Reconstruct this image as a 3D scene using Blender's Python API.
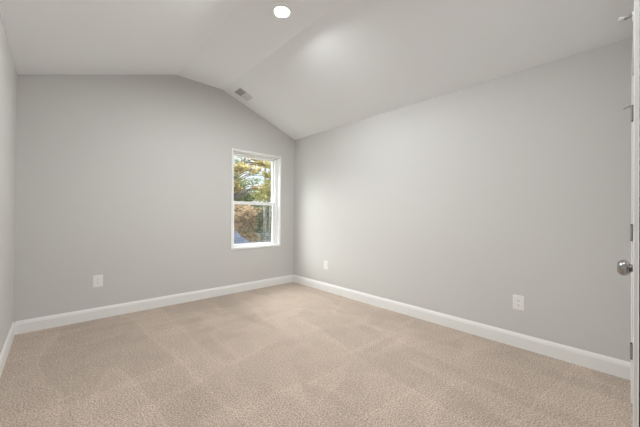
import bpy, bmesh, math, random
import numpy as np
from mathutils import Vector, Matrix

# ------------------------------------------------------------------ scene, camera, world, sun, exposure
for o in list(bpy.data.objects):
    bpy.data.objects.remove(o)
SC = bpy.context.scene
COL = SC.collection

cam_data = bpy.data.cameras.new('camera')
cam = bpy.data.objects.new('camera', cam_data)
COL.objects.link(cam)
cam_data.sensor_width = 36.0
cam_data.lens = 284.198 / 640.0 * 36.0
cam_data.clip_start = 0.01
cam_data.clip_end = 400
rt = Vector((0.73300514, -0.68014964, 0.00999658))
up = Vector((-0.01187126, 0.00190275, 0.99992772))
fw = Vector((0.6801195, 0.73307083, 0.00667951))
m = Matrix((rt, up, -fw)).transposed().to_4x4()
m.translation = (0, 0, 1.15)
cam.matrix_world = m
SC.camera = cam

SUN_E, SKY_E, LAMP_E, HALL_FILL_E, FILL_E = 18.5, 1.3, 1770.0, 45.0, 285.0  # last two drive the added fill lights
world = bpy.data.worlds.new('sky')
SC.world = world
world.use_nodes = True
wn, wl = world.node_tree.nodes, world.node_tree.links
wn.clear()
wo = wn.new('ShaderNodeOutputWorld')
wb = wn.new('ShaderNodeBackground')
wb.inputs['Strength'].default_value = SKY_E
tc = wn.new('ShaderNodeTexCoord')
nz = wn.new('ShaderNodeTexNoise')
nz.inputs['Scale'].default_value = 3.0
nz.inputs['Detail'].default_value = 5.0
rp = wn.new('ShaderNodeValToRGB')
rp.color_ramp.elements[0].position = 0.38
rp.color_ramp.elements[0].color = (0.62, 0.76, 0.98, 1)
rp.color_ramp.elements[1].position = 0.62
rp.color_ramp.elements[1].color = (0.93, 0.96, 1.0, 1)
wl.new(tc.outputs['Generated'], nz.inputs['Vector'])
wl.new(nz.outputs['Fac'], rp.inputs['Fac'])
wl.new(rp.outputs['Color'], wb.inputs['Color'])
wl.new(wb.outputs['Background'], wo.inputs['Surface'])

sun_d = bpy.data.lights.new('hazy_sun', 'SUN')
sun_d.energy = SUN_E
sun_d.angle = math.radians(72)
sun_d.color = (1.0, 0.985, 0.96)
sun = bpy.data.objects.new('hazy_sun', sun_d)
COL.objects.link(sun)
sun.rotation_euler = Vector((0.29, -0.69, -0.70)).to_track_quat('-Z', 'Y').to_euler()

vs = SC.view_settings
vs.view_transform = 'Standard'
vs.look = 'None'
vs.exposure = 0.0
vs.gamma = 1.0
vs.use_curve_mapping = False
SC.cycles.max_bounces = 12
SC.cycles.diffuse_bounces = 8
SC.cycles.transparent_max_bounces = 16
SC.cycles.use_denoising = True
SC.cycles.sample_clamp_indirect = 6.0
SC.cycles.caustics_reflective = False
SC.cycles.caustics_refractive = False

# ------------------------------------------------------------------ room numbers (metres)
XL, XR, D, YN = -0.2852, 3.0155, 3.9138, -0.040      # left wall, right wall, back wall, near wall
HW, HC = 2.4525, 2.927                                # side wall height, flat middle of the ceiling
XA, XB = 1.1026, 1.7165                               # the flat strip runs between these
T = 0.12
HALL_Y = -1.45
PROFILE = [(XL, HW), (XA, HC), (XB, HC), (XR, HW)]

# ------------------------------------------------------------------ materials
MATS = {}


def new_mat(name):
    mt = bpy.data.materials.new(name)
    mt.use_nodes = True
    n = mt.node_tree.nodes
    return mt, n, mt.node_tree.links, n['Principled BSDF']


def paint(name, col, rough=0.6, bump=0.0, scale=300.0, var=0.0, metal=0.0, spec=0.3):
    mt, n, l, b = new_mat(name)
    b.inputs['Base Color'].default_value = (*col, 1)
    b.inputs['Roughness'].default_value = rough
    b.inputs['Metallic'].default_value = metal
    b.inputs['Specular IOR Level'].default_value = spec
    if bump or var:
        t = n.new('ShaderNodeTexCoord')
        z = n.new('ShaderNodeTexNoise')
        z.inputs['Scale'].default_value = scale
        z.inputs['Detail'].default_value = 3
        l.new(t.outputs['Object'], z.inputs['Vector'])
        if bump:
            bp = n.new('ShaderNodeBump')
            bp.inputs['Strength'].default_value = bump
            bp.inputs['Distance'].default_value = 0.002
            l.new(z.outputs['Fac'], bp.inputs['Height'])
            l.new(bp.outputs['Normal'], b.inputs['Normal'])
        if var:
            r = n.new('ShaderNodeValToRGB')
            r.color_ramp.elements[0].position = 0.35
            r.color_ramp.elements[1].position = 0.65
            r.color_ramp.elements[0].color = (*[c * (1 - var) for c in col], 1)
            r.color_ramp.elements[1].color = (*[min(1, c * (1 + var)) for c in col], 1)
            l.new(z.outputs['Fac'], r.inputs['Fac'])
            l.new(r.outputs['Color'], b.inputs['Base Color'])
    MATS[name] = mt
    return mt


paint('wall_paint', (0.60, 0.595, 0.58), 0.75, 0.08, 260)
paint('ceiling_paint', (0.88, 0.90, 0.92), 0.85, 0.10, 200)
paint('trim_white', (0.80, 0.80, 0.79), 0.38, 0, spec=0.4)
paint('vinyl', (0.86, 0.87, 0.88), 0.35)
paint('plate_white', (0.82, 0.815, 0.80), 0.35)
paint('slot_dark', (0.10, 0.095, 0.09), 0.6)
paint('nickel', (0.42, 0.405, 0.39), 0.26, metal=1.0)
paint('hinge_steel', (0.36, 0.35, 0.34), 0.42, metal=0.85)
paint('screw_dark', (0.10, 0.10, 0.10), 0.5, metal=0.6)
paint('rubber_white', (0.62, 0.61, 0.60), 0.6)
paint('vent_white', (0.92, 0.92, 0.91), 0.45)
paint('duct_dark', (0.09, 0.09, 0.09), 0.8)
paint('shade_dark', (0.035, 0.032, 0.030), 0.5)  # shade put into the colour of the strip beside the opening
paint('bark', (0.25, 0.215, 0.19), 0.9, 0.6, 9, 0.35)
paint('bark_pale', (0.40, 0.36, 0.34), 0.9, 0.6, 7, 0.3)
paint('grass', (0.36, 0.36, 0.27), 0.95, 0.5, 3, 0.35)
paint('siding', (0.55, 0.55, 0.53), 0.7)
paint('fascia', (0.78, 0.78, 0.78), 0.6)


def carpet_mat():
    mt, n, l, b = new_mat('carpet')
    t = n.new('ShaderNodeTexCoord')
    # twisted tufts: fine two-tone yarn
    v = n.new('ShaderNodeTexNoise')
    v.inputs['Scale'].default_value = 105
    v.inputs['Detail'].default_value = 4
    v.inputs['Roughness'].default_value = 0.7
    l.new(t.outputs['Object'], v.inputs['Vector'])
    r = n.new('ShaderNodeValToRGB')
    r.color_ramp.elements[0].position = 0.34
    r.color_ramp.elements[1].position = 0.66
    r.color_ramp.elements[0].color = (0.184, 0.133, 0.096, 1)
    r.color_ramp.elements[1].color = (0.685, 0.562, 0.464, 1)
    l.new(v.outputs['Fac'], r.inputs['Fac'])
    # brushed pile: long strokes of the vacuum cleaner, with ridges where two strokes meet
    def stroke(rot, scale, dist, seed):
        mp = n.new('ShaderNodeMapping')
        mp.inputs['Rotation'].default_value = (0, 0, math.radians(rot))
        mp.inputs['Scale'].default_value = (*scale, 1)
        mp.inputs['Location'].default_value = (seed, seed * 0.7, 0)
        l.new(t.outputs['Object'], mp.inputs['Vector'])
        z = n.new('ShaderNodeTexNoise')
        z.inputs['Scale'].default_value = 1.0
        z.inputs['Detail'].default_value = 2.5
        z.inputs['Roughness'].default_value = 0.45
        z.inputs['Distortion'].default_value = dist
        l.new(mp.outputs['Vector'], z.inputs['Vector'])
        return z.outputs['Fac']

    def ramp(src, stops):
        q = n.new('ShaderNodeValToRGB')
        q.color_ramp.elements[0].position = stops[0][0]
        q.color_ramp.elements[0].color = (stops[0][1],) * 3 + (1,)
        q.color_ramp.elements[1].position = stops[-1][0]
        q.color_ramp.elements[1].color = (stops[-1][1],) * 3 + (1,)
        for p_, v_ in stops[1:-1]:
            e = q.color_ramp.elements.new(p_)
            e.color = (v_,) * 3 + (1,)
        l.new(src, q.inputs['Fac'])
        return q.outputs['Color']

    def mul(a_, b_):
        q = n.new('ShaderNodeMath')
        q.operation = 'MULTIPLY'
        l.new(a_, q.inputs[0])
        l.new(b_, q.inputs[1])
        return q.outputs[0]

    s1 = ramp(stroke(6, (2.3, 0.42), 0.25, 6.1), [(0.30, 0.885), (0.475, 0.92), (0.50, 1.03), (0.525, 0.975), (0.72, 0.96)])
    s2 = ramp(stroke(-19, (0.45, 1.9), 0.3, 2.6), [(0.30, 0.92), (0.485, 0.93), (0.505, 1.03), (0.53, 0.965), (0.75, 0.98)])
    s3 = ramp(stroke(20, (5.5, 4.5), 0.8, 7.7), [(0.36, 0.92), (0.64, 1.0)])
    nap = mul(mul(s1, s2), s3)
    mr = n.new('ShaderNodeMath')
    mr.operation = 'MULTIPLY'
    mr.inputs[1].default_value = 1.09
    l.new(nap, mr.inputs[0])
    mx = n.new('ShaderNodeMix')
    mx.data_type = 'RGBA'
    mx.blend_type = 'MULTIPLY'
    mx.inputs[0].default_value = 1
    l.new(r.outputs['Color'], mx.inputs[6])
    l.new(mr.outputs[0], mx.inputs[7])
    l.new(mx.outputs[2], b.inputs['Base Color'])
    b.inputs['Roughness'].default_value = 1.0
    b.inputs['Specular IOR Level'].default_value = 0.05
    b.inputs['Sheen Weight'].default_value = 0.25
    b.inputs['Sheen Roughness'].default_value = 0.6
    bp = n.new('ShaderNodeBump')
    bp.inputs['Strength'].default_value = 0.7
    bp.inputs['Distance'].default_value = 0.006
    l.new(v.outputs['Fac'], bp.inputs['Height'])
    l.new(bp.outputs['Normal'], b.inputs['Normal'])
    MATS['carpet'] = mt


carpet_mat()


def clear_mat(name, tint, gloss, fac):
    mt, n, l, b = new_mat(name)
    n.remove(b)
    o = n['Material Output']
    tr = n.new('ShaderNodeBsdfTransparent')
    tr.inputs['Color'].default_value = (*tint, 1)
    g = n.new('ShaderNodeBsdfGlossy' if gloss else 'ShaderNodeBsdfDiffuse')
    g.inputs['Color'].default_value = (0.9, 0.9, 0.9, 1) if gloss else (0.20, 0.21, 0.21, 1)
    if gloss:
        g.inputs['Roughness'].default_value = 0.02
    mx = n.new('ShaderNodeMixShader')
    mx.inputs[0].default_value = fac
    l.new(tr.outputs[0], mx.inputs[1])
    l.new(g.outputs[0], mx.inputs[2])
    l.new(mx.outputs[0], o.inputs['Surface'])
    MATS[name] = mt


clear_mat('window_glass', (0.97, 0.985, 0.98), True, 0.03)
clear_mat('screen_mesh', (1, 1, 1), False, 0.12)


def emit_mat(name, col, e):
    mt, n, l, b = new_mat(name)
    b.inputs['Base Color'].default_value = (0.9, 0.9, 0.9, 1)
    b.inputs['Emission Color'].default_value = (*col, 1)
    b.inputs['Emission Strength'].default_value = e
    MATS[name] = mt


emit_mat('lamp_lens', (0.965, 0.99, 1.0), LAMP_E)
emit_mat('fill_lens', (0.975, 0.99, 1.0), FILL_E)
emit_mat('hall_fill_lens', (0.97, 0.99, 1.0), HALL_FILL_E)


LEAF = 0.85


def leaf_mat(name, c0, c1, c2):
    mt, n, l, b = new_mat(name)
    b.inputs['Roughness'].default_value = 0.7
    b.inputs['Specular IOR Level'].default_value = 0.2
    g = n.new('ShaderNodeNewGeometry')
    t = n.new('ShaderNodeTexCoord')
    z = n.new('ShaderNodeTexNoise')
    z.inputs['Scale'].default_value = 0.9
    l.new(t.outputs['Object'], z.inputs['Vector'])
    a = n.new('ShaderNodeMath')
    a.operation = 'MULTIPLY_ADD'
    a.inputs[1].default_value = 0.6
    l.new(g.outputs['Random Per Island'], a.inputs[0])
    zz = n.new('ShaderNodeMath')
    zz.operation = 'MULTIPLY_ADD'
    zz.inputs[1].default_value = 1.2
    zz.inputs[2].default_value = -0.40
    l.new(z.outputs['Fac'], zz.inputs[0])
    l.new(zz.outputs[0], a.inputs[2])
    r = n.new('ShaderNodeValToRGB')
    r.color_ramp.elements[0].position = 0.1
    c0, c1, c2 = [tuple(LEAF * q for q in c) for c in (c0, c1, c2)]
    r.color_ramp.elements[0].color = (*c0, 1)
    r.color_ramp.elements[1].position = 0.9
    r.color_ramp.elements[1].color = (*c2, 1)
    e = r.color_ramp.elements.new(0.5)
    e.color = (*c1, 1)
    l.new(a.outputs[0], r.inputs['Fac'])
    l.new(r.outputs['Color'], b.inputs['Base Color'])
    tl = n.new('ShaderNodeBsdfTranslucent')
    l.new(r.outputs['Color'], tl.inputs['Color'])
    mx = n.new('ShaderNodeMixShader')
    mx.inputs[0].default_value = 0.45
    l.new(b.outputs[0], mx.inputs[1])
    l.new(tl.outputs[0], mx.inputs[2])
    l.new(mx.outputs[0], n['Material Output'].inputs['Surface'])
    MATS[name] = mt


leaf_mat('leaf_yellow', (0.36, 0.32, 0.15), (0.62, 0.52, 0.24), (0.86, 0.74, 0.42))
leaf_mat('leaf_lime', (0.30, 0.32, 0.12), (0.52, 0.50, 0.20), (0.70, 0.62, 0.32))
leaf_mat('leaf_green', (0.14, 0.19, 0.10), (0.30, 0.36, 0.17), (0.48, 0.50, 0.24))
leaf_mat('leaf_orange', (0.38, 0.27, 0.15), (0.66, 0.49, 0.30), (0.88, 0.72, 0.50))
leaf_mat('leaf_dark', (0.10, 0.15, 0.08), (0.22, 0.29, 0.14), (0.38, 0.44, 0.24))
leaf_mat('leaf_grey', (0.14, 0.17, 0.14), (0.30, 0.33, 0.28), (0.52, 0.54, 0.50))
leaf_mat('leaf_olive', (0.26, 0.28, 0.14), (0.42, 0.42, 0.22), (0.56, 0.52, 0.30))


def shingle_mat():
    mt, n, l, b = new_mat('shingle')
    t = n.new('ShaderNodeTexCoord')
    br = n.new('ShaderNodeTexBrick')
    br.inputs['Scale'].default_value = 1.0
    br.inputs['Brick Width'].default_value = 0.42
    br.inputs['Row Height'].default_value = 0.17
    br.inputs['Mortar Size'].default_value = 0.018
    br.inputs['Color1'].default_value = (0.105, 0.128, 0.195, 1)
    br.inputs['Color2'].default_value = (0.20, 0.23, 0.32, 1)
    br.inputs['Mortar'].default_value = (0.06, 0.07, 0.10, 1)
    l.new(t.outputs['UV'], br.inputs['Vector'])
    l.new(br.outputs['Color'], b.inputs['Base Color'])
    b.inputs['Roughness'].default_value = 0.85
    MATS['shingle'] = mt


shingle_mat()

# ------------------------------------------------------------------ mesh helpers


def finish(name, bm, mat, parent=None, smooth=False, bevel=0.0, loc=None):
    bmesh.ops.recalc_face_normals(bm, faces=bm.faces[:])
    me = bpy.data.meshes.new(name)
    bm.to_mesh(me)
    bm.free()
    me.materials.append(MATS[mat])
    if smooth:
        for p in me.polygons:
            p.use_smooth = True
    o = bpy.data.objects.new(name, me)
    COL.objects.link(o)
    if loc:
        o.location = loc
    if parent:
        o.parent = parent
    if bevel:
        md = o.modifiers.new('bevel', 'BEVEL')
        md.width = bevel
        md.segments = 2
        md.limit_method = 'ANGLE'
        md.angle_limit = math.radians(40)
    return o


def add_box(bm, x0, x1, y0, y1, z0, z1):
    v = [bm.verts.new((x, y, z)) for x in (x0, x1) for y in (y0, y1) for z in (z0, z1)]
    for f in ((0, 1, 3, 2), (4, 6, 7, 5), (0, 4, 5, 1), (2, 3, 7, 6), (0, 2, 6, 4), (1, 5, 7, 3)):
        bm.faces.new([v[i] for i in f])


def box(*a):
    bm = bmesh.new()
    add_box(bm, *a)
    return bm


def add_prism(bm, pts, fn, a, b):
    """pts: 2D outline, fn(p, t) -> 3D point; extruded from t=a to t=b"""
    A = [bm.verts.new(fn(p, a)) for p in pts]
    B = [bm.verts.new(fn(p, b)) for p in pts]
    bm.faces.new(A)
    bm.faces.new(B[::-1])
    k = len(pts)
    for i in range(k):
        bm.faces.new((A[i], A[(i + 1) % k], B[(i + 1) % k], B[i]))


def xz(p, t):
    return (p[0], t, p[1])


def add_lathe(bm, prof, centre, axis, seg=32):
    """prof: list of (radius, along axis)"""
    ax = Vector(axis).normalized()
    u = ax.orthogonal().normalized()
    w = ax.cross(u)
    c = Vector(centre)
    rings = []
    for r, h in prof:
        if r < 1e-6:
            rings.append([bm.verts.new(c + ax * h)])
        else:
            rings.append([bm.verts.new(c + ax * h + (u * math.cos(2 * math.pi * i / seg) + w * math.sin(2 * math.pi * i / seg)) * r) for i in range(seg)])
    for a, b in zip(rings, rings[1:]):
        for i in range(seg):
            j = (i + 1) % seg
            if len(a) == 1 and len(b) == 1:
                continue
            if len(a) == 1:
                bm.faces.new((a[0], b[i], b[j]))
            elif len(b) == 1:
                bm.faces.new((a[i], b[0], a[j]))
            else:
                bm.faces.new((a[i], b[i], b[j], a[j]))


def add_tube(bm, pts, radii, seg=10):
    pts = [Vector(p) for p in pts]
    rings = []
    for i, p in enumerate(pts):
        d = (pts[min(i + 1, len(pts) - 1)] - pts[max(i - 1, 0)]).normalized()
        u = d.cross(Vector((0.31, 0.2, 0.93)))
        if u.length < 0.05:
            u = d.cross(Vector((1, 0, 0)))
        u.normalize()
        w = d.cross(u)
        r = radii[i] if hasattr(radii, '__len__') else radii
        rings.append([bm.verts.new(p + (u * math.cos(2 * math.pi * k / seg) + w * math.sin(2 * math.pi * k / seg)) * r) for k in range(seg)])
    for a, b in zip(rings, rings[1:]):
        for k in range(seg):
            j = (k + 1) % seg
            bm.faces.new((a[k], b[k], b[j], a[j]))
    bm.faces.new(rings[0])
    bm.faces.new(rings[-1][::-1])


def empty(name, loc, rot=(0, 0, 0)):
    o = bpy.data.objects.new(name, None)
    o.empty_display_size = 0.1
    COL.objects.link(o)
    o.location = loc
    o.rotation_euler = rot
    return o


def tag(o, label=None, cat=None, group=None, kind=None):
    if label:
        o['label'] = label
    if cat:
        o['category'] = cat
    if group:
        o['group'] = group
    if kind:
        o['kind'] = kind
    return o


def struct(o, label=None, cat=None):
    return tag(o, label, cat, kind='structure')


# ------------------------------------------------------------------ floor, walls, ceiling
struct(finish('floor', box(XL - T, XR + T, HALL_Y, D + 0.2, -0.15, 0.0), 'carpet'),
       'beige cut-pile carpet floor with brushed vacuum marks', 'floor')

struct(finish('wall_left', box(XL - T, XL, YN, D, 0, HW), 'wall_paint'),
       'light grey painted side wall at the left edge of the room', 'wall')
struct(finish('wall_right', box(XR, XR + T, YN - 0.12, D, 0, HW), 'wall_paint'),
       'light grey painted wall right of the window with two outlets', 'wall')

# back wall with the window opening
WX0, WX1, WZ0, WZ1 = 1.884, 2.714, 0.656, 2.094
BT = 0.16


def top_z(x):
    for (xa, za), (xb, zb) in zip(PROFILE, PROFILE[1:]):
        if xa <= x <= xb:
            return za + (zb - za) * (x - xa) / (xb - xa)
    return HW


bm = bmesh.new()
add_prism(bm, [(XL - T, 0), (WX0, 0), (WX0, top_z(WX0)), (XB, HC), (XA, HC), (XL, HW), (XL - T, HW)], xz, D, D + BT)
add_prism(bm, [(WX1, 0), (XR + T, 0), (XR + T, HW), (XR, HW), (WX1, top_z(WX1))], xz, D, D + BT)
add_prism(bm, [(WX0, 0), (WX1, 0), (WX1, WZ0), (WX0, WZ0)], xz, D, D + BT)
add_prism(bm, [(WX0, WZ1), (WX1, WZ1), (WX1, top_z(WX1)), (WX0, top_z(WX0))], xz, D, D + BT)
bmesh.ops.remove_doubles(bm, verts=bm.verts[:], dist=1e-5)
struct(finish('wall_back', bm, 'wall_paint'), 'light grey painted gable wall holding the window', 'wall')

# near wall beside the camera: cased opening the photograph is taken from, then the closed door
OX0, OX1, OH = XL + 0.02, 1.205, 2.10            # the opening the camera stands in
DX0, DX1, DH = 1.915, 2.625, 2.035               # the door
NT = 0.12
bm = bmesh.new()
add_prism(bm, [(OX1, 0), (DX0, 0), (DX0, DH), (DX1, DH), (DX1, 0), (XR, 0), (XR, HW), (XB, HC), (OX1, HC)], xz, YN - NT, YN)
add_prism(bm, [(XL, OH), (OX1, OH), (OX1, HC), (XA, HC), (XL, HW)], xz, YN - NT, YN)
add_box(bm, XL, OX0, YN - NT, YN, 0, OH)
struct(finish('wall_near', bm, 'wall_paint'), 'light grey painted wall around the white door at the right edge', 'wall')

# ceiling: two slopes and the flat strip between them, one continuous surface
bm = bmesh.new()
low = [(XL - T, HW), (XL, HW), (XA, HC), (XB, HC), (XR, HW), (XR + T, HW)]
upp = [(x, z + 0.12) for x, z in low[::-1]]
add_prism(bm, low + upp, xz, YN - NT, D + BT)
struct(finish('ceiling', bm, 'ceiling_paint'), 'pale vaulted ceiling with a narrow flat strip between two slopes', 'ceiling')

# the hall behind the camera
struct(finish('ceiling_hall', box(XL - T, XR + T, HALL_Y, YN - NT, 2.44, 2.54), 'ceiling_paint'), 'flat hall ceiling behind the camera', 'ceiling')
struct(finish('wall_hall', box(XL - T, XR + T, HALL_Y - 0.1, HALL_Y, 0, 2.44), 'wall_paint'), 'light grey hall wall behind the camera', 'wall')
struct(finish('wall_hall_left', box(XL - T - 0.1, XL - T, HALL_Y, YN, 0, 2.44), 'wall_paint'), 'light grey hall end wall', 'wall')
struct(finish('wall_hall_right', box(OX1 + 0.35, OX1 + 0.45, HALL_Y, YN - NT, 0, 2.44), 'wall_paint'), 'light grey hall end wall beyond the opening', 'wall')

# ------------------------------------------------------------------ baseboards
BB = [(0, 0), (0.014, 0), (0.014, 0.092), (0.0115, 0.100), (0.0105, 0.108), (0.006, 0.118), (0.004, 0.124), (0, 0.124)]


def baseboard(name, fn, a, b, label):
    bm = bmesh.new()
    add_prism(bm, BB, fn, a, b)
    struct(finish(name, bm, 'trim_white'), label, 'baseboard')


baseboard('baseboard_left', lambda p, t: (XL + p[0], t, p[1]), YN, D, 'white baseboard along the left wall')
baseboard('baseboard_back', lambda p, t: (t, D - p[0], p[1]), XL + 0.014, XR - 0.014, 'white baseboard under the window wall')
baseboard('baseboard_right', lambda p, t: (XR - p[0], t, p[1]), YN, D, 'white baseboard along the right wall')
baseboard('baseboard_near', lambda p, t: (t, YN + p[0], p[1]), OX1 + 0.062, DX0 - 0.09, 'white baseboard left of the white door')

# ------------------------------------------------------------------ window
win = struct(empty('window_1', ((WX0 + WX1) / 2, D, WZ0)), 'white double-hung vinyl window looking onto autumn trees', 'window')
WO = Vector(win.location)


def wpart(name, bm, mat, parent=None, **k):
    bmesh.ops.translate(bm, verts=bm.verts[:], vec=-WO)
    return finish(name, bm, mat, parent or win, **k)


def add_frame(bm, x0, x1, z0, z1, y0, y1, l, r, b, t):
    add_box(bm, x0, x0 + l, y0, y1, z0, z1)
    add_box(bm, x1 - r, x1, y0, y1, z0, z1)
    add_box(bm, x0 + l, x1 - r, y0, y1, z0, z0 + b)
    add_box(bm, x0 + l, x1 - r, y0, y1, z1 - t, z1)


# thin white bead around the opening, on the wall
bm = bmesh.new()
add_frame(bm, WX0 - 0.022, WX1 + 0.022, WZ0 - 0.024, WZ1 + 0.024, D - 0.010, D + 0.004, 0.024, 0.024, 0.026, 0.026)
wpart('window_trim', bm, 'trim_white', bevel=0.002)
# liner of the recess
bm = bmesh.new()
add_frame(bm, WX0, WX1, WZ0, WZ1, D + 0.004, D + BT, 0.006, 0.006, 0.010, 0.006)
wpart('window_jamb', bm, 'trim_white')
# vinyl frame
bm = bmesh.new()
add_frame(bm, WX0 + 0.006, WX1 - 0.006, WZ0 + 0.010, WZ1 - 0.006, D + 0.068, D + 0.140, 0.034, 0.046, 0.012, 0.026)
wpart('window_frame', bm, 'vinyl', bevel=0.002)
GX0, GX1 = WX0 + 0.042, WX1 - 0.054
MZ = 1.330
# upper sash (outer track)
bm = bmesh.new()
add_frame(bm, GX0, GX1, MZ - 0.02, WZ1 - 0.032, D + 0.105, D + 0.132, 0.026, 0.030, 0.040, 0.026)
us = wpart('upper_sash', bm, 'vinyl', bevel=0.002)
# lower sash (inner track)
bm = bmesh.new()
add_frame(bm, GX0, GX1, WZ0 + 0.022, MZ + 0.022, D + 0.074, D + 0.101, 0.026, 0.030, 0.026, 0.046)
ls = wpart('lower_sash', bm, 'vinyl', bevel=0.002)
bm = bmesh.new()
add_box(bm, GX0 + 0.024, GX1 - 0.028, D + 0.117, D + 0.121, MZ + 0.018, WZ1 - 0.056)
wpart('window_pane', bm, 'window_glass', us)
bm = bmesh.new()
add_box(bm, GX0 + 0.024, GX1 - 0.028, D + 0.086, D + 0.090, WZ0 + 0.046, MZ - 0.022)
wpart('window_pane', bm, 'window_glass', ls)
bm = bmesh.new()
add_box(bm, GX0 + 0.004, GX1 - 0.004, D + 0.1345, D + 0.1365, WZ0 + 0.024, MZ)
wpart('insect_screen', bm, 'screen_mesh')
bm = bmesh.new()
cx = (GX0 + GX1) / 2
add_box(bm, cx - 0.028, cx + 0.028, D + 0.078, D + 0.098, MZ + 0.022, MZ + 0.030)
add_box(bm, cx - 0.008, cx + 0.020, D + 0.072, D + 0.090, MZ + 0.030, MZ + 0.040)
wpart('sash_lock', bm, 'vinyl', ls, bevel=0.001)

# ------------------------------------------------------------------ door at the right edge, closed in the near wall
CF = YN + 0.0185                                       # face of the casings
bm = bmesh.new()
CW = 0.075
CH = 0.090
bx0, bx1 = DX0 - 0.010 - CW, DX1 + 0.010 + CW
prof_c = [(0, 0.010), (0.010, 0.0135), (0.045, 0.0165), (0.060, 0.0185), (0.075, 0.0185), (0.075, 0)]
# two legs and a head, mitred by simple boxes with a bead
add_box(bm, bx0, DX0 - 0.010, YN, CF, 0, DH + 0.010 + CH)
add_box(bm, DX1 + 0.010, bx1, YN, CF, 0, DH + 0.010 + CH)
add_box(bm, DX0 - 0.010, DX1 + 0.010, YN, CF - 0.0005, DH + 0.010, DH + 0.010 + CH)
struct(finish('trim_1', bm, 'trim_white', bevel=0.003), 'white casing around the closed door', 'door casing')
bm = bmesh.new()
add_box(bm, DX0 - 0.012, DX0, YN - NT, YN, 0, DH)
add_box(bm, DX1, DX1 + 0.012, YN - NT, YN, 0, DH)
add_box(bm, DX0 - 0.012, DX1 + 0.012, YN - NT, YN, DH, DH + 0.012)
struct(finish('trim_2', bm, 'trim_white'), 'white jamb lining the doorway of the closed door', 'door jamb')

door = struct(empty('door_1', (DX1 - 0.003, YN, 0)), 'white panelled door with nickel knob at the right edge', 'door')
DO = Vector(door.location)


def dpart(name, bm, mat, parent=None, **k):
    bmesh.ops.translate(bm, verts=bm.verts[:], vec=-DO)
    return finish(name, bm, mat, parent or door, **k)


dx0, dx1 = DX0 + 0.003, DX1 - 0.003
DF = YN - 0.001
bm = bmesh.new()
add_box(bm, dx0, dx1, DF - 0.035, DF - 0.006, 0.012, DH - 0.004)
st = 0.105
rails = [(0.012, 0.21), (0.86, 1.02), (1.92, DH - 0.004)]
add_box(bm, dx0, dx0 + st, DF - 0.006, DF, 0.012, DH - 0.004)
add_box(bm, dx1 - st, dx1, DF - 0.006, DF, 0.012, DH - 0.004)
for z0, z1 in rails:
    add_box(bm, dx0 + st, dx1 - st, DF - 0.006, DF, z0, z1)
for z0, z1 in ((0.25, 0.82), (1.06, 1.88)):
    add_box(bm, dx0 + st + 0.035, dx1 - st - 0.035, DF - 0.006, DF - 0.001, z0, z1)
dpart('door_leaf', bm, 'trim_white', bevel=0.0015)

# hinges: two leaves, knuckle, pin tips, three screws
for hz, stop in ((1.806, True), (1.063, False), (0.328, False)):
    bm = bmesh.new()
    hx = DX1 + 0.0
    add_box(bm, hx + 0.001, hx + 0.012, CF - 0.001, CF + 0.0012, hz - 0.045, hz + 0.045)
    for k in range(5):
        z0 = hz - 0.045 + k * 0.018
        add_lathe(bm, [(0, 0.0005), (0.0062, 0.0005), (0.0062, 0.0175), (0, 0.0175)], (hx, CF - 0.001, z0), (0, 0, 1), 16)
    hg = dpart('hinge', bm, 'hinge_steel')
    hg['label'] = 'grey steel hinge'
    bm = bmesh.new()
    for s in (-1, 1):
        add_lathe(bm, [(0, 0), (0.0055, 0), (0.0060, 0.002), (0.004, 0.006), (0, 0.0075)], (hx, CF - 0.001, hz + s * 0.0452), (0, 0, s), 16)
    dpart('hinge_pin', bm, 'screw_dark', hg)
    for k in (-1, 0, 1):
        bm = bmesh.new()
        add_lathe(bm, [(0.0042, 0), (0.0042, 0.0012), (0.002, 0.0016), (0, 0.0016)], (hx + 0.0065, CF + 0.0010, hz + k * 0.033), (0, 1, 0), 14)
        dpart('screw', bm, 'screw_dark', hg)
    if stop:
        bm = bmesh.new()
        add_lathe(bm, [(0.0035, -0.003), (0.009, -0.003), (0.009, 0.003), (0.0035, 0.003)], (hx, CF - 0.001, hz + 0.0475), (0, 0, 1), 16)
        add_tube(bm, [(hx, CF + 0.006, hz + 0.0475), (hx - 0.005, CF + 0.022, hz + 0.040), (hx - 0.008, CF + 0.035, hz + 0.033)], [0.0042, 0.004, 0.0045], 10)
        sa = dpart('stop_arm', bm, 'hinge_steel', hg, smooth=True)
        bm = bmesh.new()
        add_lathe(bm, [(0, 0), (0.007, 0), (0.007, 0.006), (0.005, 0.009), (0, 0.010)], (hx - 0.010, CF + 0.045, hz + 0.028), (-0.2, 1, -0.5), 16)

        bm.free()

# knob: rose, neck and a turned ball
kx, kz = 1.965, 0.918
bm = bmesh.new()
add_lathe(bm, [(0, 0), (0.032, 0), (0.032, 0.004), (0.028, 0.009), (0.017, 0.012), (0.013, 0.014)], (kx, DF, kz), (0, 1, 0), 40)
kn = dpart('knob_rose', bm, 'nickel', smooth=True)
bm = bmesh.new()
add_lathe(bm, [(0.0155, 0.010), (0.0165, 0.020), (0.0195, 0.026), (0.0275, 0.030), (0.0345, 0.037), (0.0372, 0.046), (0.0362, 0.055),
               (0.0310, 0.064), (0.0225, 0.0695), (0.0205, 0.0680), (0.012, 0.0690), (0, 0.0695)], (kx, DF, kz), (0, 1, 0), 40)
dpart('door_knob', bm, 'nickel', smooth=True)['label'] = 'brushed nickel knob'

# added strip, coloured dark for the shaded edge of the camera's own opening
struct(finish('trim_3', box(OX1 - 0.006, OX1, YN - NT, YN + 0.0150, 0, OH), 'shade_dark'), 'dark strip standing in for shade at the edge of the opening by the right edge', 'trim')
struct(finish('trim_4', box(OX1, OX1 + 0.060, YN, YN + 0.0158, 0, OH + 0.06), 'trim_white', bevel=0.002), 'white casing strip at the edge of the opening', 'trim')

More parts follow.
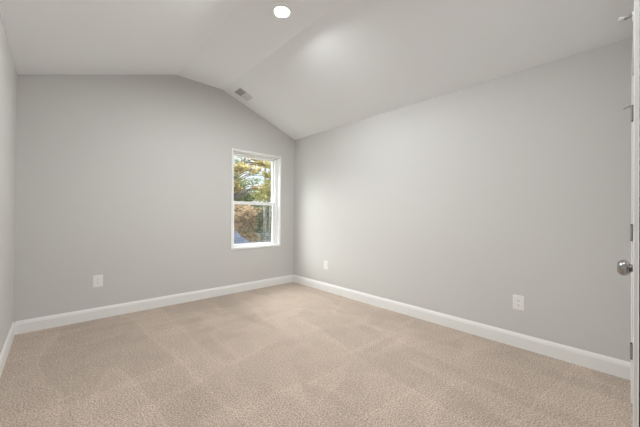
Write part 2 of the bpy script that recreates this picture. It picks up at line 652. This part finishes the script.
# stop with a white rubber tip, high above the door on its head casing
sx, sz = 2.02, 2.122
ds = tag(empty('door_stop', (sx, CF - 0.0005, sz)), 'small dark stop arm with white rubber tip, high on casing above the door', 'door stop')
bm = bmesh.new()
add_lathe(bm, [(0, 0), (0.022, 0), (0.022, 0.002), (0.017, 0.004), (0, 0.004)], (0, 0, 0), (0, 1, 0), 24)
finish('mounting_plate', bm, 'vent_white', ds)['label'] = 'white round mounting plate'
bm = bmesh.new()
add_tube(bm, [(0, 0.002, 0.010), (0, 0.017, 0.005), (0, 0.031, 0.001)], [0.0075, 0.007, 0.008], 12)
finish('arm', bm, 'hinge_steel', ds, smooth=True)
bm = bmesh.new()
add_lathe(bm, [(0, -0.002), (0.008, -0.001), (0.010, 0.004), (0.010, 0.014), (0.008, 0.019), (0, 0.021)], (0, 0.031, 0.002), (0, 1, 0.25), 20)
finish('rubber_tip', bm, 'rubber_white', ds, smooth=True)['label'] = 'white rubber tip'

# ------------------------------------------------------------------ electrical outlets


def outlet(name, loc, rotz, label, wide=0.044):
    t = tag(empty(name, loc, (0, 0, rotz)), label, 'outlet', 'duplex wall outlets')
    # local: x across, -y out of the wall, z up
    bm = bmesh.new()
    w, h = wide, 0.0655
    add_prism(bm, [(-w, -h), (w, -h), (w, h), (-w, h)], xz, 0, -0.003)
    add_prism(bm, [(-w + 0.004, -h + 0.004), (w - 0.004, -h + 0.004), (w - 0.004, h - 0.004), (-w + 0.004, h - 0.004)], xz, -0.003, -0.0055)
    finish('cover_plate', bm, 'plate_white', t, bevel=0.0015)
    for s in (-1, 1):
        bm = bmesh.new()
        c = s * 0.0205
        pts = []
        for k in range(24):
            a = 2 * math.pi * k / 24
            pts.append((0.0172 * math.cos(a), c + max(-0.0135, min(0.0135, 0.0172 * math.sin(a)))))
        add_prism(bm, pts, xz, -0.005, -0.0075)
        rc = finish('receptacle', bm, 'plate_white', t)
        for x0, hh in ((-0.0065, 0.0045), (0.0065, 0.0038)):
            finish('slot', box(x0 - 0.0013, x0 + 0.0013, -0.0079, -0.006, c + 0.002 - hh, c + 0.002 + hh), 'slot_dark', rc)
        bm = bmesh.new()
        add_lathe(bm, [(0, 0), (0.0026, 0), (0.0026, 0.0019), (0, 0.0019)], (0, -0.006, c - 0.0085), (0, -1, 0), 12)
        finish('ground_hole', bm, 'slot_dark', rc)
    bm = bmesh.new()
    add_lathe(bm, [(0, 0), (0.003, 0), (0.0025, 0.0012), (0, 0.0014)], (0, -0.0052, 0), (0, -1, 0), 12)
    finish('screw', bm, 'plate_white', t)
    return t


def copy_tree(o, parent=None):
    c = o.copy()
    COL.objects.link(c)
    if parent:
        c.parent = parent
    for ch in [x for x in bpy.data.objects if x.parent == o]:
        copy_tree(ch, c)
    return c


o1 = outlet('wall_outlet', (0.341, D, 0.411), 0, 'white duplex outlet on the window wall, left of the window')
for loc, lab in (((XR, 0.648, 0.394), 'white duplex outlet low on the right wall, nearest the door'),
                 ((XR, 3.105, 0.397), 'white duplex outlet on the right wall near the far corner')):
    o2 = copy_tree(o1)
    o2.location = loc
    o2.rotation_euler = (0, 0, math.radians(-90))
    o2['label'] = lab

# ------------------------------------------------------------------ recessed ceiling light on the flat strip, plus an added fill light


def recessed(loc, mat, label):
    t = tag(empty('ceiling_light', loc), label, 'ceiling light', 'recessed ceiling lights')
    bm = bmesh.new()
    add_lathe(bm, [(0.056, 0.0), (0.078, 0.0), (0.078, -0.004), (0.073, -0.011), (0.066, -0.0128), (0.060, -0.0118), (0.056, -0.006), (0.056, 0.0)], (0, 0, 0), (0, 0, 1), 48)
    finish('trim_ring', bm, 'vent_white', t, smooth=True)
    bm = bmesh.new()
    add_lathe(bm, [(0.056, -0.0022), (0.052, -0.0050), (0.040, -0.0068), (0.02, -0.0078), (0, -0.008)], (0, 0, 0), (0, 0, 1), 48)
    finish('lens', bm, mat, t, smooth=True)['label'] = 'glowing white lens'
    return t


recessed((1.42, 2.043, HC), 'lamp_lens', 'round white recessed light glowing in the flat middle of the ceiling')
recessed((1.42, 0.50, HC), 'fill_lens', 'added round fill light, out of view above the doorway end of the room')  # invented light, brightens the front of the room and the ceiling

# unseen flush light in the hall behind the camera, added as fill
hl = tag(empty('hall_fill_light', (0.45, -0.80, 2.4395)), 'added flush fill light on the hall ceiling behind the camera, out of view', 'ceiling light')
bm = bmesh.new()
add_lathe(bm, [(0.0, 0.0), (0.20, 0.0), (0.20, -0.03), (0.19, -0.035), (0.17, -0.035)], (0, 0, 0), (0, 0, 1), 48)
finish('base', bm, 'vent_white', hl)
bm = bmesh.new()
add_lathe(bm, [(0.18, -0.034), (0.17, -0.06), (0.12, -0.08), (0, -0.088)], (0, 0, 0), (0, 0, 1), 48)
finish('lens', bm, 'hall_fill_lens', hl, smooth=True)

# ------------------------------------------------------------------ supply register on the right slope
ang = math.atan2(HC - HW, XR - XB)
vx = 1.928
vt = tag(empty('ceiling_vent', (vx, 3.682, HC - (vx - XB) * math.tan(ang)), (0, ang, 0)),
         'white two-way air vent on the sloped ceiling above the window', 'vent')
# local: x down the slope, y depth, -z into the room
VL, VW = 0.135, 0.118
bm = bmesh.new()
fb = 0.026
add_frame2 = lambda x0, x1, y0, y1, z0, z1, b: [add_box(bm, x0, x0 + b, y0, y1, z0, z1), add_box(bm, x1 - b, x1, y0, y1, z0, z1),
                                                add_box(bm, x0 + b, x1 - b, y0, y0 + b, z0, z1), add_box(bm, x0 + b, x1 - b, y1 - b, y1, z0, z1)]
add_frame2(-VL, VL, -VW, VW, -0.008, 0.0, fb)
add_box(bm, -0.007, 0.007, -VW + fb, VW - fb, -0.008, -0.001)
finish('frame', bm, 'vent_white', vt, bevel=0.002)
bm = bmesh.new()
add_box(bm, -VL + fb, VL - fb, -VW + fb, VW - fb, -0.0012, -0.0004)
finish('backing', bm, 'duct_dark', vt)
for side in (-1, 1):
    for k in range(6):
        x = side * (0.014 + k * 0.0162) + side * 0.003
        bm = bmesh.new()
        tilt = -side * 0.0045
        dz0, dz1 = -0.0075, -0.0015
        add_prism(bm, [(x - tilt, dz0), (x - tilt + 0.0016, dz0), (x + tilt + 0.0016, dz1), (x + tilt, dz1)],
                  lambda p, t: (p[0], t, p[1]), -VW + fb, VW - fb)
        finish('slat', bm, 'vent_white', vt)

# ------------------------------------------------------------------ outside: ground, neighbour's roof, trees
GZ = -4.0
struct(finish('ground', box(-40, 80, 4.3, 120, GZ - 0.2, GZ), 'grass'), 'grassy ground below the window', 'ground')


def house():
    h = tag(empty('neighbour_house', (3.0, 16.0, GZ)), 'neighbouring house with blue grey shingled hip roof, seen low through the window', 'house')
    O = Vector(h.location)
    x1, y0 = 8.58, 12.0          # front right eave corner
    ze, rise = -1.49, 4.0
    x0, y1 = -2.6, 20.0
    zr = ze + rise
    eav = [Vector((x0, y0, ze)), Vector((x1, y0, ze)), Vector((x1, y1, ze)), Vector((x0, y1, ze))]
    ra, rb = Vector((x0 + 4, 16, zr)), Vector((x1 - 4, 16, zr))
    me = bpy.data.meshes.new('roof')
    vs_ = [v - O for v in eav + [ra, rb]]
    lo = [v - O - Vector((0, 0, 0.12)) for v in eav]
    faces = [(0, 1, 5, 4), (1, 2, 5), (2, 3, 4, 5), (3, 0, 4), (9, 8, 7, 6), (0, 6, 7, 1), (1, 7, 8, 2), (2, 8, 9, 3), (3, 9, 6, 0)]
    me.from_pydata([tuple(v) for v in vs_ + lo], [], faces)
    uv = me.uv_layers.new(name='UVMap')
    for p in me.polygons:
        horiz = Vector((0, 0, 1)).cross(p.normal)
        horiz = horiz.normalized() if horiz.length > 1e-3 else Vector((1, 0, 0))
        upv = p.normal.cross(horiz)
        for li in p.loop_indices:
            co = me.vertices[me.loops[li].vertex_index].co
            uv.data[li].uv = (co.dot(horiz), co.dot(upv))
    me.materials.append(MATS['shingle'])
    r = bpy.data.objects.new('roof', me)
    COL.objects.link(r)
    r.parent = h
    bm = bmesh.new()
    add_box(bm, x0 + 0.4 - O.x, x1 - 0.4 - O.x, y0 + 0.4 - O.y, y1 - 0.4 - O.y, 0, ze - 0.12 - O.z)
    finish('wall', bm, 'siding', h)
    bm = bmesh.new()
    g = 0.05
    for a, b in ((eav[0], eav[1]), (eav[1], eav[2])):
        n = Vector((0, -1, 0)) if a.y == b.y else Vector((1, 0, 0))
        p, q = a + n * 0.002, b + n * g
        add_box(bm, min(p.x, q.x) - O.x, max(p.x, q.x) - O.x, min(p.y, q.y) - O.y, max(p.y, q.y) - O.y, ze - 0.16 - O.z, ze - 0.02 - O.z)
    finish('gutter', bm, 'fascia', h)


house()


def tree(name, label, cat, base, crowns, leaf, n, size, trunk_r, bark='bark', seed=1, group=None, limbs=9, flat=0.5):
    """crowns: list of (centre, radii) in world coordinates; leaves are small bent blades scattered mostly in the shell of each crown"""
    rng = np.random.default_rng(seed)
    b = Vector(base)
    t = tag(empty(name, b), label, cat, group)
    vol = np.array([c[1][0] * c[1][1] * c[1][2] for c in crowns]) ** 0.75
    vol = vol / vol.sum()
    V, F = [], []
    twigs = []
    for (c, r), f in zip(crowns, vol):
        k = int(n * f)
        # leaf clusters inside the crown
        nc = max(10, k // 26)
        d = rng.normal(size=(nc, 3))
        d /= np.linalg.norm(d, axis=1)[:, None]
        rad = rng.random(nc) ** 0.45
        cc = np.array(c) + d * rad[:, None] * np.array(r)
        twigs.append((c, cc))
        idx = rng.integers(0, nc, k)
        p = cc[idx] + rng.normal(size=(k, 3)) * (0.16 * np.array(r).mean() ** 0.5 * np.array([1.3, 1.3, flat]))
        nrm = rng.normal(size=(k, 3)) + np.array([0, 0, 0.7])
        nrm /= np.linalg.norm(nrm, axis=1)[:, None]
        u = np.cross(nrm, rng.normal(size=(k, 3)))
        u /= np.linalg.norm(u, axis=1)[:, None]
        w = np.cross(nrm, u)
        s = size * (0.6 + 0.8 * rng.random(k))[:, None]
        base_i = sum(len(x) for x in V)
        q = np.stack([p - u * s * 0.5, p + w * s * 0.33 + nrm * s * 0.08, p + u * s * 0.5, p - w * s * 0.33 + nrm * s * 0.08], axis=1).reshape(-1, 3)
        V.append(q)
        i = base_i + np.arange(k)[:, None] * 4
        F.append(i + np.arange(4)[None, :])
    V = np.concatenate(V) - np.array(base)
    F = np.concatenate(F)
    me = bpy.data.meshes.new('foliage')
    me.from_pydata(V.tolist(), [], F.tolist())
    me.materials.append(MATS[leaf])
    fo = bpy.data.objects.new('foliage', me)
    COL.objects.link(fo)
    fo.parent = t
    # trunk with limbs reaching the crowns
    bm = bmesh.new()
    top = max(c[0][2] + 0.4 * c[1][2] for c in crowns)
    mx = sum(c[0][0] * f for c, f in zip(crowns, vol))
    my = sum(c[0][1] * f for c, f in zip(crowns, vol))
    P = []
    for j in range(7):
        a = j / 6
        P.append((b.x + (mx - b.x) * a ** 1.5 + rng.normal() * trunk_r * 0.5, b.y + (my - b.y) * a ** 1.5, b.z + (top - b.z) * a))
    loc = [Vector(p) - b for p in P]
    add_tube(bm, loc, [trunk_r * (1.15 - 0.95 * j / 6) for j in range(7)], 10)
    for c, cc in twigs:
        order = rng.permutation(len(cc))[:limbs]
        for q in cc[order]:
            a = min(0.95, max(0.25, (q[2] - 0.9 - b.z) / (top - b.z)))
            k = a * 6
            i0 = int(k)
            st_ = loc[i0].lerp(loc[min(6, i0 + 1)], k - i0)
            en = Vector(q) - b
            mid = st_.lerp(en, 0.5) + Vector((0, 0, 0.12 * (en - st_).length))
            r0 = trunk_r * 0.30
            add_tube(bm, [st_, mid, en], [r0, r0 * 0.6, r0 * 0.25], 6)
    finish('trunk', bm, bark, t, smooth=True)
    return t


def at(u, v, Y):
    """point on the line of sight of a photo pixel at depth Y, used to place far scenery"""
    d = fw + rt * ((u - 320) / 284.198) + up * ((213.5 - v) / 284.198)
    d = d * (Y / d.y)
    return (d.x, d.y, 1.15 + d.z)


def base_at(u, Y):
    p = at(u, 200, Y)
    return (p[0], p[1], GZ)


tree('deciduous_tree', 'yellow leaved tree filling the upper left of the window', 'tree', base_at(232.5, 18.8),
     [(at(243, 169, 18.5), (1.3, 1.0, 0.34)), (at(264, 163, 18.9), (1.0, 0.9, 0.36)), (at(211, 170, 18.5), (1.6, 1.3, 1.6)), (at(234, 188, 19.1), (0.6, 0.7, 0.6)),
      (at(262, 189, 18.6), (0.9, 0.7, 0.35))],
     'leaf_yellow', 4300, 0.20, 0.17, seed=3)
tree('deciduous_tree', 'yellow green tree at the right side of the upper pane', 'tree', base_at(282, 17.6),
     [(at(269, 190, 17.6), (0.95, 0.9, 0.65)), (at(267, 176, 17.8), (0.45, 0.5, 0.35)), (at(284, 176, 17.6), (1.2, 1.0, 1.5)), (at(264, 197, 17.4), (0.9, 0.8, 0.32))],
     'leaf_lime', 3600, 0.17, 0.12, 'bark_pale', seed=5)
tree('deciduous_tree', 'green tree behind the left half of the window, below the yellow one', 'tree', base_at(226, 25.5),
     [(at(238, 194, 25), (1.9, 1.5, 0.95)), (at(224, 186, 25.5), (2.2, 1.6, 2.0)), (at(252, 199, 25), (1.7, 1.4, 0.75))],
     'leaf_green', 4200, 0.25, 0.22, seed=8)
tree('deciduous_tree', 'half bare tree with dark grey twigs behind the top left of the window', 'tree', base_at(224, 29),
     [(at(238, 160, 29), (2.6, 1.6, 1.3)), (at(252, 178, 29), (1.6, 1.3, 1.3))],
     'leaf_dark', 420, 0.22, 0.24, 'bark', seed=29, limbs=42)
tree('deciduous_tree', 'orange brown tree rising behind the blue grey roof', 'tree', base_at(243, 21.5),
     [(at(243, 216, 21.5), (1.3, 1.2, 1.2)), (at(247, 236, 21.5), (1.1, 1.0, 1.3)), (at(228, 216, 21.8), (1.5, 1.3, 1.2))],
     'leaf_orange', 4600, 0.22, 0.15, seed=11)
tree('evergreen_tree', 'dark green tree in the middle of the lower pane beside the bare trunks', 'tree', base_at(259, 22.5),
     [(at(257, 212, 22.5), (0.6, 0.8, 0.8)), (at(259, 230, 22.5), (0.8, 0.9, 1.5)), (at(273, 222, 24), (1.1, 1.0, 1.6))],
     'leaf_dark', 3800, 0.20, 0.14, seed=14)
tree('garden_shrub', 'pale grey green shrub at the lower right corner of the window', 'shrub', base_at(270, 16),
     [(at(267, 243, 16), (0.6, 0.6, 0.75)), (at(279, 246, 16), (0.9, 0.7, 1.0))],
     'leaf_grey', 2400, 0.15, 0.07, seed=17)
for u, r, lab, sd in ((264.0, 0.14, 'tall bare grey pine trunk, left one of the pair in the lower pane', 21),
                      (269.0, 0.08, 'slim bare grey pine trunk, right one of the pair in the lower pane', 23)):
    p = at(u, 215, 20)
    tree('pine_tree', lab, 'tree', (p[0] + 0.05, p[1], GZ),
         [((p[0], p[1], 10.5), (1.6, 1.6, 1.4)), ((p[0], p[1] + 0.2, 12.5), (1.1, 1.1, 1.1))], 'leaf_dark', 1500, 0.22, r, 'bark_pale', seed=sd,
         group='pine trunks', limbs=6)
# the wood further back
far = [(214, 34, 5.0, 'leaf_olive', 'olive tree far back in the wood, left of the window opening'),
       (233, 36, 4.2, 'leaf_green', 'green tree far back in the wood behind the left half of the window'),
       (248, 35, 2.6, 'leaf_olive', 'low olive tree far back in the wood under the patch of sky'),
       (262, 37, 3.2, 'leaf_green', 'green tree far back in the wood behind the bare trunks'),
       (277, 36, 5.0, 'leaf_olive', 'olive tree far back in the wood at the right side of the window'),
       (296, 35, 5.5, 'leaf_green', 'green tree far back in the wood, right of the window opening'),
       (192, 36, 4.4, 'leaf_yellow', 'yellow tree far back in the wood, left of the window opening'),
       (160, 35, 5.2, 'leaf_orange', 'orange tree far back in the wood, well left of the window opening'),
       (120, 37, 4.8, 'leaf_green', 'green tree far back in the wood, leftmost of the row')]
for k, (u, Y, top, lf, lab) in enumerate(far):
    p = at(u, 215, Y)
    zc_ = (top - 2.5) / 2
    tree('woodland_tree', lab, 'tree', (p[0], p[1], GZ),
         [((p[0], p[1], zc_), (2.6, 1.8, top - zc_)), ((p[0] + 0.8, p[1], zc_ - 2), (2.4, 1.8, 2.2))], lf, 3600, 0.36, 0.2, seed=40 + k,
         group='trees in the wood behind the house')
